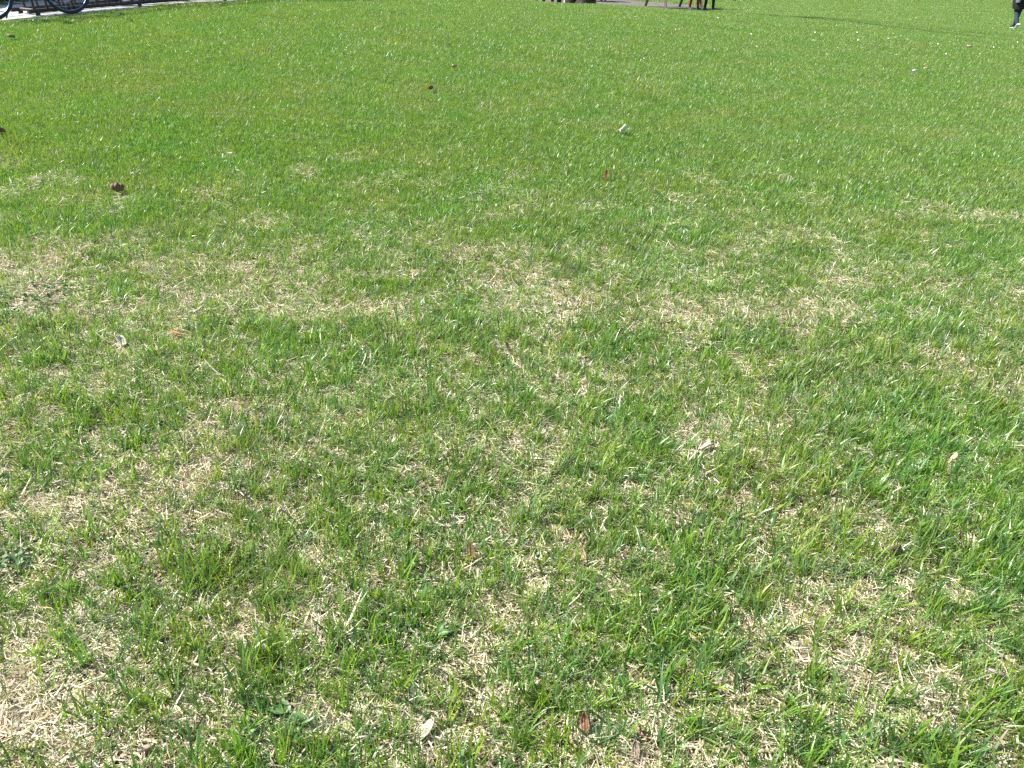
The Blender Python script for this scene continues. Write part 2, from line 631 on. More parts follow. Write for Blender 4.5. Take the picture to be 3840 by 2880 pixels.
# ------------------------------------------------------------------ things lying on the lawn come first, so the turf can make room for them
def leaf_thing(name, u, v, w_px, h_px, colr, label, group=None, cat='leaf', lift=.028, tilt=(20, 10), yaw=0., curl=.35, lobes=0, stem=True, bare=1.0, pos=None):
    p, Z = spot(u, v)
    wid, hei = w_px * Z / 3300.0, h_px * Z / 3300.0
    ln, wd = max(wid, hei), min(wid, hei)
    rr = random.Random(int(u * 7 + v))
    nu, nv = 12, 6
    vs, fs = [], []
    for i in range(nu + 1):
        s = i / nu
        half = wd * .5 * (math.sin(math.pi * min(1, (s * .94 + .03))) ** .7)
        if lobes:
            half *= 1 - .38 * (0.5 + .5 * math.cos(s * lobes * 2 * math.pi))
        for j in range(nv + 1):
            t = j / nv * 2 - 1
            y = t * half * (1 + .08 * rr.uniform(-1, 1))
            z = curl * ln * (.6 * (t * t - .3) * (wd / max(ln, 1e-6)) + .5 * (s - .5) ** 2) + rr.uniform(-1, 1) * ln * .018 - abs(t) * 0.0
            z += .03 * ln * math.cos(j * math.pi)      # folds between the veins
            vs.append(((s - .5) * ln, y, z))
    for i in range(nu):
        for j in range(nv):
            a = i * (nv + 1) + j
            fs.append((a, a + nv + 1, a + nv + 2, a + 1))
    root = empty(name, (p.x, p.y, p.z + lift), 0)
    root.rotation_euler = (R(tilt[0]), R(tilt[1]), yaw)
    mb = MB()
    mb.add(vs, fs)
    bl = mb.build('blade', mat('dry_leaf', colr, .7, 0, .45, 90 * .05 / max(ln, .01), .3), root)
    so = bl.modifiers.new('thick', 'SOLIDIFY')
    so.thickness = .0006
    ms = MB()
    ms.tube([(-ln * .5 - (ln * .22 if stem else 0), 0, .004), (-ln * .2, 0, .001 - .03 * ln), (ln * .45, 0, .002)], [ln * .014, ln * .012, ln * .006], 5)
    ms.build('midrib', mat('leaf_rib', [c * .6 for c in colr], .7), root)
    tag(root, label, cat, group)
    BARE.append((p.x, p.y, max(ln * .55 * bare, .012)))
    q = Vector((0, 0, 0)) - Vector((p.x, p.y, 0))
    q.normalize()
    BARE.append((p.x + q.x * ln * .8, p.y + q.y * ln * .8, max(ln * .5 * bare, .012)))
    return root


BR, TAN, PALE, ORG, GRY = (.16, .085, .045), (.40, .27, .16), (.72, .62, .50), (.34, .15, .05), (.36, .31, .27)
leaf_thing('dry_leaf', 446, 735, 56, 56, (.13, .072, .045), 'dark brown curled leaf standing on edge in bright green turf', tilt=(-62, 8), yaw=.2, lift=.045, curl=.5, lobes=3)
leaf_thing('dry_leaf', 8, 510, 36, 30, BR, 'small brown leaf at the edge of the green lawn below the bicycle', tilt=(-40, 30), yaw=.8, lift=.04)
leaf_thing('dry_leaf', 48, 156, 34, 22, (.2, .13, .09), 'tiny curled leaf half dark half pale close to the bicycle', tilt=(-35, 10), yaw=.1, lift=.05)
leaf_thing('dry_leaf', 2338, 512, 40, 28, (.62, .55, .50), 'whitish folded leaf with raised tip alone in dense green grass', tilt=(-34, -24), yaw=.75, lift=.06, curl=.7)
leaf_thing('dry_leaf', 462, 1305, 62, 40, (.74, .66, .52), 'cream blunt piece of dead leaf beside a rust oval leaf', tilt=(-30, 18), yaw=-1.1, lift=.032, curl=.2, stem=False)
leaf_thing('dry_leaf', 664, 1274, 58, 28, (.38, .17, .05), 'rust orange oval leaf lying on thin turf', tilt=(-24, 6), yaw=-.5, lift=.034, curl=.15)
leaf_thing('dry_leaf', 2356, 942, 34, 24, (.30, .20, .13), 'little tan curled leaf standing up in mid lawn', tilt=(-50, 30), yaw=1.2, lift=.04, curl=.6)
leaf_thing('dry_leaf', 1618, 352, 34, 20, BR, 'small dark brown upright leaf in the far green turf', tilt=(-60, 20), yaw=1.1, lift=.055)
leaf_thing('dry_leaf', 1704, 270, 24, 22, TAN, 'small tan leaf in the far turf behind a dark one', tilt=(-40, 10), yaw=.5, lift=.055)
leaf_thing('dry_leaf', 2274, 684, 44, 16, (.25, .13, .06), 'thin brown leaf standing upright like a splinter', tilt=(-20, -62), yaw=1.5, lift=.05)
leaf_thing('dry_leaf', 1768, 2104, 92, 34, (.26, .15, .09), 'reddish brown narrow leaf upright between green blades', tilt=(-25, -48), yaw=1.75, lift=.035, curl=.25, bare=.6)
leaf_thing('dry_leaf', 1600, 2765, 120, 52, (.62, .53, .41), 'long bleached cream leaf lying among foreground grass', tilt=(-22, -14), yaw=.95, lift=.022, curl=.25, bare=.8)
leaf_thing('dry_leaf', 2150, 2815, 62, 46, (.42, .27, .19), 'pinkish brown leaf scrap leaning on a tall grass tuft', tilt=(-48, 24), yaw=-.9, lift=.026, curl=.4, lobes=2)
leaf_thing('dry_leaf', 2192, 2745, 84, 38, (.27, .14, .08), 'dark brown leaf upright behind a wide grass blade', tilt=(-24, -55), yaw=1.6, lift=.035, curl=.35)
leaf_thing('dry_leaf', 2402, 2775, 76, 44, (.36, .21, .13), 'mid brown crumpled leaf beside straw in the foreground', tilt=(-36, 28), yaw=-.7, lift=.024, curl=.5, lobes=3)
leaf_thing('dry_leaf', 2382, 2838, 84, 34, (.33, .25, .2), 'dull grey brown leaf standing below a crumpled leaf', tilt=(-20, -50), yaw=1.5, lift=.022, curl=.3)
leaf_thing('dry_leaf', 3345, 2088, 74, 54, (.10, .066, .044), 'blackish brown leaf sunk in long green grass', tilt=(-45, 12), yaw=.5, lift=.03, curl=.4, bare=.6)
leaf_thing('dry_leaf', 3722, 2560, 70, 56, (.27, .21, .19), 'grey brown rounded leaf standing in grass over straw', tilt=(-58, 10), yaw=-.4, lift=.03, curl=.3, bare=.6)
leaf_thing('dry_leaf', 228, 1838, 40, 36, (.46, .40, .34), 'small grey tan square leaf scrap over a dark hollow', tilt=(-38, 6), yaw=.4, lift=.03, curl=.2, stem=False)
leaf_thing('dry_leaf', 3428, 286, 28, 18, (.80, .72, .60), 'small white leaf scrap beside a yellow one on far turf', tilt=(-30, 0), yaw=.1, lift=.065, bare=1.5)
leaf_thing('dry_leaf', 3472, 276, 34, 14, (.62, .46, .20), 'small yellow leaf scrap beside a white one on far turf', tilt=(-30, 0), yaw=.25, lift=.065, bare=1.5)
leaf_thing('dry_leaf', 3632, 190, 26, 16, (.55, .42, .28), 'tan leaf on far turf below the walking person', tilt=(-30, 10), yaw=.1, lift=.06, bare=1.5)
leaf_thing('dry_leaf', 2645, 1696, 62, 26, (.56, .45, .32), 'tan folded leaf resting on a straw patch', tilt=(-26, -14), yaw=.7, lift=.028, curl=.35)
leaf_thing('dry_leaf', 3566, 1754, 54, 22, (.48, .37, .26), 'pale tan curled leaf hooked over long green blades', tilt=(-28, -22), yaw=.65, lift=.04, curl=.6)
leaf_thing('dry_leaf', 2600, 2420, 56, 20, (.60, .46, .30), 'straw coloured narrow leaf slanting among foreground blades', tilt=(-26, 22), yaw=-.75, lift=.024, curl=.2, bare=.5)
leaf_thing('dry_leaf', 2185, 2120, 62, 26, (.52, .40, .27), 'pale brown stubby leaf upright in mid foreground', tilt=(-20, -45), yaw=1.5, lift=.03, curl=.2, bare=.5)
leaf_thing('dry_leaf', 555, 2830, 62, 50, (.36, .28, .22), 'grey brown broken leaf on bright straw near the weed', tilt=(-34, 8), yaw=.5, lift=.02, curl=.35, bare=.7)
leaf_thing('dry_leaf', 1905, 1324, 46, 14, (.14, .10, .06), 'short dark twig like leaf over a shaded hollow', tilt=(-10, -50), yaw=2.0, lift=.03, curl=.1, bare=.8)

# broad-leaved weeds in the turf
M_WEED = leaf_mat('weed_leaf', .42, .3, .45, .1)
M_STEM = mat('weed_stem', (.10, .17, .05), .6)


def weed(name, u, v, nleaf, rad, ln, wd, colr, label, cat, rosette=True, seed=1):
    p, Z = spot(u, v)
    rr = random.Random(seed)
    root = empty(name, (p.x, p.y, p.z))
    mes = []
    for q in range(4):                          # four leaf shapes shared by all the leaves
        vs, fs = [], []
        nu, nv = 7, 4
        cv = rr.uniform(.2, .6)
        for i in range(nu + 1):
            s = i / nu
            half = wd * .5 * math.sin(math.pi * min(1, s * .93 + .05)) ** .65
            for j in range(nv + 1):
                t = j / nv * 2 - 1
                vs.append((s * ln, t * half, -cv * ln * s * s * .8 + .18 * wd * abs(t) + rr.uniform(-.02, .02) * ln))
        for i in range(nu):
            for j in range(nv):
                a = i * (nv + 1) + j
                fs.append((a, a + nv + 1, a + nv + 2, a + 1))
        me = bpy.data.meshes.new('leaf')
        me.from_pydata(vs, [], fs)
        me.polygons.foreach_set('use_smooth', [True] * len(fs))
        at = me.attributes.new('tone', 'FLOAT_COLOR', 'POINT')
        k = rr.uniform(.8, 1.25)
        at.data.foreach_set('color', sum([[c * k * rr.uniform(.9, 1.1) for c in colr] + [1] for _ in vs], []))
        me.materials.append(M_WEED)
        mes.append(me)
    st = MB()
    run = []
    for i in range(nleaf):
        o = bpy.data.objects.new('leaf', mes[i % 4])
        COL.objects.link(o)
        o.parent = root
        a = rr.uniform(0, 6.283)
        if rosette:
            h0 = rr.uniform(.006, .02)
            o.location = (math.cos(a) * .006, math.sin(a) * .006, h0)
            o.rotation_euler = (rr.uniform(-.3, .3), -rr.uniform(.15, .9), a)
        else:
            d = rad * math.sqrt(rr.random())
            b = rr.uniform(0, 6.283)
            h0 = rr.uniform(.012, .045)
            o.location = (math.cos(b) * d, math.sin(b) * d, h0)
            o.rotation_euler = (rr.uniform(-.4, .4), rr.uniform(-.4, .5), a)
            run.append((math.cos(b) * d, math.sin(b) * d, h0 * .6))
        s = rr.uniform(.7, 1.25)
        o.scale = (s, s, s)
    if rosette:
        st.tube([(0, 0, -.01), (0, 0, .02)], .003, 6)
    else:
        run.sort(key=lambda q: math.atan2(q[1], q[0]))
        st.tube(run, .0009, 4)
    st.build('stem', M_STEM, root)
    tag(root, label, cat)
    BARE.append((p.x, p.y, max(rad * .8, ln * .5)))


weed('clover_patch', 90, 1150, 70, .20, .020, .016, (.055, .15, .035), 'low patch of small round dark green clover leaves', 'clover', False, 3)
weed('clover_patch', 205, 1080, 26, .10, .018, .015, (.07, .17, .04), 'smaller sprig of clover leaves next to the wide patch', 'clover', False, 4)
weed('silvery_weed', 55, 2130, 36, .055, .026, .011, (.24, .31, .18), 'pale silvery green weed with crowded small leaves', 'weed', False, 5)
weed('broadleaf_weed', 1095, 2690, 7, .04, .048, .022, (.12, .21, .07), 'broad leaved green weed rosette in a dark hollow', 'weed', True, 6)
weed('broadleaf_weed', 1640, 2395, 9, .03, .028, .015, (.10, .21, .06), 'small round leaved weed among thin upright blades', 'weed', True, 8)
weed('broadleaf_weed', 915, 2790, 5, .04, .046, .019, (.10, .19, .045), 'dark green weed with a few wide leaves beside cream leaf', 'weed', True, 9)
weed('broadleaf_weed', 2750, 2240, 6, .03, .032, .014, (.10, .20, .05), 'leafy green weed half hidden in the right foreground turf', 'weed', True, 10)

# tufts of wide blue-green grass that stand out from the fine lawn
TUFTS = [(1130, 1990, 9, .075), (1250, 1900, 8, .08), (1520, 1840, 6, .085), (1640, 1920, 6, .07), (1940, 1960, 9, .08), (1040, 2240, 8, .07), (1370, 2290, 8, .085), (520, 2330, 9, .075),
         (440, 2560, 8, .06), (730, 2860, 8, .085), (2230, 2790, 9, .10), (2120, 2680, 9, .08), (2480, 2620, 10, .085), (2300, 2290, 7, .07), (2790, 2560, 8, .08), (2490, 2480, 8, .075),
         (3390, 2530, 10, .085), (3620, 2850, 9, .09), (3470, 1990, 8, .08), (3330, 2640, 7, .07), (1540, 2660, 9, .08), (1330, 2440, 7, .07), (2460, 1680, 10, .07), (3700, 2620, 8, .08),
         (640, 2560, 8, .06), (330, 2700, 7, .06), (1700, 1200, 12, .06), (2130, 1990, 8, .07), (3000, 2170, 7, .07), (1980, 2520, 8, .075)]


TAKEN = set()


def wide_tuft(u, v, n, ln, seed):
    p, Z = spot(u, v)
    rr = np.random.default_rng(seed)
    root = empty('grass_tuft', (p.x, p.y, p.z))
    a0 = rr.uniform(0, 6.28)
    for i in range(n):
        a = a0 + i * 2.4 + rr.normal(0, .3)
        col = np.array([(.105, .20, .080), (.085, .19, .045), (.12, .215, .10), (.075, .165, .035)][rr.integers(4)]) * rr.uniform(.85, 1.15)
        ch = blade_arrays(np.array([[math.cos(a) * .004, math.sin(a) * .004, -.004]]), np.array([a]), np.array([abs(rr.normal(.25, .3))]),
                          np.array([rr.uniform(.1, 1.1)]), np.array([ln * rr.uniform(.6, 1.25)]), np.array([rr.uniform(.0048, .0085)]), col[None], 4,
                          rr.normal(0, .35, 1), rr.normal(0, .4, 1), tipcol=col[None] * 1.15)
        o = bpy.data.objects.new('grass_blade', blade_mesh('grass_blade', [ch], M_GRASS))
        COL.objects.link(o)
        o.parent = root
    near = sorted(((Vector((q.location.x - p.x, q.location.y - p.y)).length, q.name, q) for q in COL.objects if q.name.startswith(('dry_leaf', 'broadleaf', 'silvery', 'clover')) and q.get('label')), key=lambda q: q[:2])
    lb = 'tuft of wide blue green grass blades taller than the fine lawn'
    if near and near[0][0] < .16 and near[0][1] not in TAKEN:
        TAKEN.add(near[0][1])
        lb = 'tuft of wide grass blades beside the ' + ' '.join(near[0][2]['label'].split()[:4])
    tag(root, lb, 'grass tuft', 'wide bladed grass tufts in the thin foreground turf')


for i, t in enumerate(TUFTS):
    wide_tuft(*t, 500 + i)


# ------------------------------------------------------------------ turf: individually grown near field
def in_view(x, y, margin):
    return (np.abs(x) < 0.64 * (y * .95 + .75) + margin)


def scatter(y0, y1, dens, rng, margin, lo=-9, hi=9):
    xm = 0.64 * (y1 * .95 + .75) + margin
    n = int(dens * (y1 - y0) * 2 * xm)
    x = rng.uniform(-xm, xm, n)
    y = rng.uniform(y0, y1, n)
    k = in_view(x, y, margin)
    return x[k], y[k]


def near_grass():
    ch = []
    for (y0, y1, dens, per, L0, W0, nseg) in [(.55, 1.7, 4300, 7, .078, .0035, 3), (1.7, 3.1, 4500, 7, .072, .0032, 3), (3.1, 4.6, 4300, 7, .058, .0032, 2), (4.6, 6.6, 2700, 7, .050, .0042, 2)]:
        x, y = scatter(y0, y1, dens, RNG, .25)
        c = cover(x, y)
        k = RNG.random(len(x)) < np.clip(c, 0, 1) ** 1.2
        x, y, c = x[k], y[k], c[k]
        z = hfast(x, y)
        fine = RNG.random(len(x)) < .5
        broad = RNG.random(len(x)) < np.clip((vnoise(x, y, .3, 7) - .42) * .5, 0, .2) * np.interp(y, [2.5, 4.5], [1, .3])
        for sel, lm, wm, pp, tn in ((fine & ~broad, .8, .65, per, None), (~fine & ~broad, 1.1, 1.1, per, None), (broad, 1.1, 2.0, 4, 1)):
            n = int(sel.sum())
            tone = RNG.choice(5, n, p=[.1, .25, .35, .05, .25]) if tn else None
            ch.append(green_tufts(x[sel], y[sel], z[sel], RNG, pp, L0 * lm, W0 * wm, nseg, .007, tone))
    me = blade_mesh('grass', ch, M_GRASS)
    o = bpy.data.objects.new('grass', me)
    COL.objects.link(o)
    tag(o, 'thin green lawn grass growing through straw in the foreground', 'grass', kind='stuff')
    return len(me.polygons)


def loose_stalks():
    rng = np.random.default_rng(31)
    x, y = scatter(.6, 5.5, 34, rng, .2)
    x2, y2 = scatter(.6, 3.2, 60, rng, .2)
    x, y = np.concatenate([x, x2]), np.concatenate([y, y2])
    k = rng.random(len(x)) < 1.15 - cover(x, y)
    x, y = x[k], y[k]
    ch = [straw_bits(x, y, hfast(x, y) + .012, rng, .085, .0038, 3, .22)]
    o = bpy.data.objects.new('straw_stalk', blade_mesh('straw_stalk', ch, M_STRAW))
    COL.objects.link(o)
    tag(o, 'loose bleached stalks lying across the thin turf', 'straw', kind='stuff')


# ------------------------------------------------------------------ turf tiles set out in thousands over the ground
def tile_set(name, n, fn):
    c = bpy.data.collections.new(name)
    for i in range(n):
        o = bpy.data.objects.new('%s_%02d' % (name, i), fn(np.random.default_rng(1000 + i + len(name))))
        c.objects.link(o)
    return c


def disc(rng, n, r, soft=.25):
    a = rng.uniform(0, 6.2832, n)
    d = r * np.sqrt(rng.random(n)) * (1 + rng.normal(0, soft * .3, n))
    return d * np.cos(a), d * np.sin(a)


def straw_tile(rng):
    x, y = disc(rng, 380, .115)
    hgt = rng.uniform(.000, .013, len(x))
    return blade_mesh('straw', [straw_bits(x, y, hgt, rng, .044, .0028, 2)], M_STRAW)


def under_tile(rng):
    x, y = disc(rng, 46, .115)
    z = np.zeros(len(x))
    a = green_tufts(x, y, z, rng, 6, .032, .0026, 2, .01)
    x, y = disc(rng, 150, .115)
    b = straw_bits(x, y, rng.uniform(0, .01, len(x)), rng, .024, .0016, 2)
    m = blade_mesh('understory', [a, b], M_GRASS)
    return m


def far_tile(rng, per=6, n=430):
    x, y = disc(rng, n, .46)
    z = np.zeros(len(x))
    a = green_tufts(x, y, z, rng, per, .046, .0042, 1, .02)
    k = rng.random(len(x)) < .07
    b = straw_bits(x[k], y[k], rng.uniform(.004, .02, k.sum()), rng, .035, .003, 1)
    return blade_mesh('far_sward', [a, b], M_GRASS)


def instancer(name, coll, pts, rot, scl, idx, label, cat):
    me = bpy.data.meshes.new(name)
    me.vertices.add(len(pts))
    me.vertices.foreach_set('co', pts.astype(np.float32).ravel())
    a = me.attributes.new('turn', 'FLOAT_VECTOR', 'POINT'); a.data.foreach_set('vector', rot.astype(np.float32).ravel())
    a = me.attributes.new('size', 'FLOAT', 'POINT'); a.data.foreach_set('value', scl.astype(np.float32))
    a = me.attributes.new('pick', 'INT', 'POINT'); a.data.foreach_set('value', idx.astype(np.int32))
    o = bpy.data.objects.new(name, me)
    COL.objects.link(o)
    g = bpy.data.node_groups.new(name, 'GeometryNodeTree')
    g.interface.new_socket('Geometry', in_out='INPUT', socket_type='NodeSocketGeometry')
    g.interface.new_socket('Geometry', in_out='OUTPUT', socket_type='NodeSocketGeometry')
    N, L = g.nodes, g.links
    gi, go = N.new('NodeGroupInput'), N.new('NodeGroupOutput')
    ci = N.new('GeometryNodeCollectionInfo')
    ci.inputs['Collection'].default_value = coll
    ci.inputs['Separate Children'].default_value = True
    ci.inputs['Reset Children'].default_value = True
    ip = N.new('GeometryNodeInstanceOnPoints')
    ip.inputs['Pick Instance'].default_value = True

    def attr(nm, ty):
        n = N.new('GeometryNodeInputNamedAttribute')
        n.data_type = ty
        n.inputs['Name'].default_value = nm
        return n.outputs['Attribute']
    L.new(gi.outputs[0], ip.inputs['Points'])
    L.new(ci.outputs[0], ip.inputs['Instance'])
    L.new(attr('pick', 'INT'), ip.inputs['Instance Index'])
    e2r = N.new('FunctionNodeEulerToRotation')
    L.new(attr('turn', 'FLOAT_VECTOR'), e2r.inputs[0])
    L.new(e2r.outputs[0], ip.inputs['Rotation'])
    L.new(attr('size', 'FLOAT'), ip.inputs['Scale'])
    L.new(ip.outputs[0], go.inputs[0])
    md = o.modifiers.new('turf', 'NODES')
    md.node_group = g
    return tag(o, label, cat, kind='stuff')


def jitter_grid(x0, x1, y0, y1, s, rng):
    X, Y = np.meshgrid(np.arange(x0, x1, s), np.arange(y0, y1, s * .87), indexing='ij')
    X = X + (np.arange(X.shape[1]) % 2)[None] * s * .5
    return (X + rng.uniform(-.4, .4, X.shape) * s).ravel(), (Y + rng.uniform(-.4, .4, X.shape) * s).ravel()


def tilt(x, y, yaw):
    e = .25
    zx = (hfast(x + e, y) - hfast(x - e, y)) / (2 * e)
    zy = (hfast(x, y + e) - hfast(x, y - e)) / (2 * e)
    wx, wy = zy, -zx
    return np.stack([np.cos(yaw) * wx + np.sin(yaw) * wy, -np.sin(yaw) * wx + np.cos(yaw) * wy, yaw], 1)


def paved(x, y):
    return (((x - PA.x) * PN.x + (y - PA.y) * PN.y) > -.02) & (((x - PA.x) * PD.x + (y - PA.y) * PD.y) < 8.6)


def lay_turf():
    rng = np.random.default_rng(77)
    # straw under the thin turf, with short green between
    st = tile_set('straw_tile', 10, straw_tile)
    x, y = jitter_grid(-8, 8, -.6, 8.2, .10, rng)
    k = in_view(x, y, 1.6) & ~paved(x, y)
    x, y = x[k], y[k]
    c = cover(x, y)
    k = rng.random(len(x)) < np.clip(1.3 - c * .95, .22, 1) * np.interp(y, [3.4, 4.6, 6.2], [1, .45, 0])
    x, y = x[k], y[k]
    yaw = rng.uniform(0, 6.283, len(x))
    instancer('thatch', st, np.stack([x, y, hfast(x, y) + rng.uniform(-.004, .003, len(x))], 1), tilt(x, y, yaw), rng.uniform(.85, 1.2, len(x)), rng.integers(0, 10, len(x)),
              'matted dry straw thatch covering the soil of the foreground lawn', 'thatch')
    un = tile_set('under_tile', 10, under_tile)
    x, y = jitter_grid(-9, 9, -.6, 8.2, .115, rng)
    k = in_view(x, y, 1.8) & ~paved(x, y)
    x, y = x[k], y[k]
    inside = in_view(x, y, .1) & (y > .5)
    c = cover(x, y)
    k = rng.random(len(x)) < np.where(inside, np.clip(c * 1.35 - np.interp(y, [1, 3.5], [.5, .15]), 0, 1), 1)
    x, y, c = x[k], y[k], c[k]
    yaw = rng.uniform(0, 6.283, len(x))
    instancer('short_grass', un, np.stack([x, y, hfast(x, y) - .004], 1), tilt(x, y, yaw), rng.uniform(.75, 1.25, len(x)), rng.integers(0, 10, len(x)),
              'short green grass filling in below the longer blades', 'grass')
    # the dense sward farther out
    fa = tile_set('far_tile', 12, far_tile)
    x, y = jitter_grid(-14, 17, 4.2, 24, .29, rng)
    x2, y2 = jitter_grid(-30, 45, 24, 62, .62, rng)
    x, y = np.concatenate([x, x2]), np.concatenate([y, y2])
    k = in_view(x, y, 3.0) & ~paved(x + .0, y)
    k &= ~((((x - 2.4) / 4.7) ** 2 + ((y - 30.0) / 6.0) ** 2) < 1)
    k &= rng.random(len(x)) < np.interp(y, [4.4, 5.6], [.3, 1])
    x, y = x[k], y[k]
    edge = paved(x - PN.x * -.45, y - PN.y * -.45)
    yaw = rng.uniform(0, 6.283, len(x))
    scl = rng.uniform(.85, 1.2, len(x)) * np.where(edge, .45, 1) * np.interp(y, [24, 30], [1, 1.35])
    instancer('lawn', fa, np.stack([x, y, hfast(x, y) + np.interp(y, [20, 30], [-.004, .02])], 1), tilt(x, y, yaw), scl, rng.integers(0, 12, len(x)),
              'dense bright green lawn sloping away to its crest', 'lawn')


near_grass()
loose_stalks()
lay_turf()

# white petals and scraps scattered over the far right lawn
def petals():
    rng = np.random.default_rng(5)
    mb = MB()
    n = 0
    while n < 130:
        u = rng.uniform(2350, 4100)
        v = rng.uniform(0, 240) ** 1.0
        if rng.random() > np.interp(u, [2350, 2900, 3500], [.25, .7, 1]) * np.interp(v, [0, 110, 240], [1, .8, .1]):
            continue
        p, Z = spot(u, v)
        if Z > 60 or gravel_in(p.x, p.y):
            continue
        s = rng.uniform(.012, .032)
        a = rng.uniform(0, 6.28)
        ca, sa = math.cos(a) * s, math.sin(a) * s
        z = p.z + .045
        mb.add([(p.x - ca, p.y - sa, z), (p.x + sa * .5, p.y - ca * .5, z + .014), (p.x + ca, p.y + sa, z + .006), (p.x - sa * .5, p.y + ca * .5, z + .012)], [(0, 1, 2), (0, 2, 3)])
        n += 1
    o = mb.build('fallen_petal', mat('petal_white', (.82, .80, .70), .6), None, False)
    tag(o, 'tiny white petals scattered over the far lawn', 'petals', kind='stuff')


petals()
exec_objects = True

# ------------------------------------------------------------------ bicycle rack
M_RACK = mat('rack_steel', (.042, .036, .032), .55, .3, .3, 30, .1)


def rack_pt(t, n, z):
    w = PA + PD * t + PN * n
    return (w.x, w.y, z)


def pav_z(t):
    return path_z(t) + .030


def bike_rack(t0, t1):
    root = empty('bicycle_rack', rack_pt(t0, .3, pav_z(t0)))
    b = Vector(root.location)
    L = lambda t, n, z: Vector(rack_pt(t, n, pav_z(t) + z)) - b
    N0, N1 = .10, .52
    for n in (N0, N1):
        MB().tube([L(t, n, .05) for t in np.linspace(t0, t1, 9)], .027, 8).build('ground_rail', M_RACK, root)
        MB().tube([L(t, n, .74) for t in np.linspace(t0, t1, 9)], .024, 8).build('top_rail', M_RACK, root)
        t = t0 + .06 + n * .25
        while t < t1 - .05:
            MB().tube([L(t, n, .05), L(t, n, .74)], .0155, 8).build('upright_bar', M_RACK, root)
            t += .175
    for t in (t0 + .12, t0 + 1.6, t0 + 3.1, t1 - .15):
        MB().tube([L(t, N0, .05), L(t, N1, .05)], .02, 6).build('cross_tie', M_RACK, root)
        for n in (N0, N1):
            MB().tube([L(t, n, -.01), L(t, n, .05)], .03, 8).build('foot', M_RACK, root)
    tag(root, 'long dark steel bicycle rack of upright bars on pavement', 'bike rack')


bike_rack(.62, 6.6)

# ------------------------------------------------------------------ bicycles
M_TYRE = mat('black_rubber', (.022, .021, .024), .75, 0, .2, 40)
M_RIM = mat('silver_rim', (.34, .50, .74), .28, .8, .05, 30)
M_RIMD = mat('dark_rim', (.05, .05, .055), .4, .6)
M_CHROME = mat('chromed_steel', (.65, .65, .66), .2, 1.0)
M_SADDLE = mat('black_leather', (.025, .023, .022), .5)


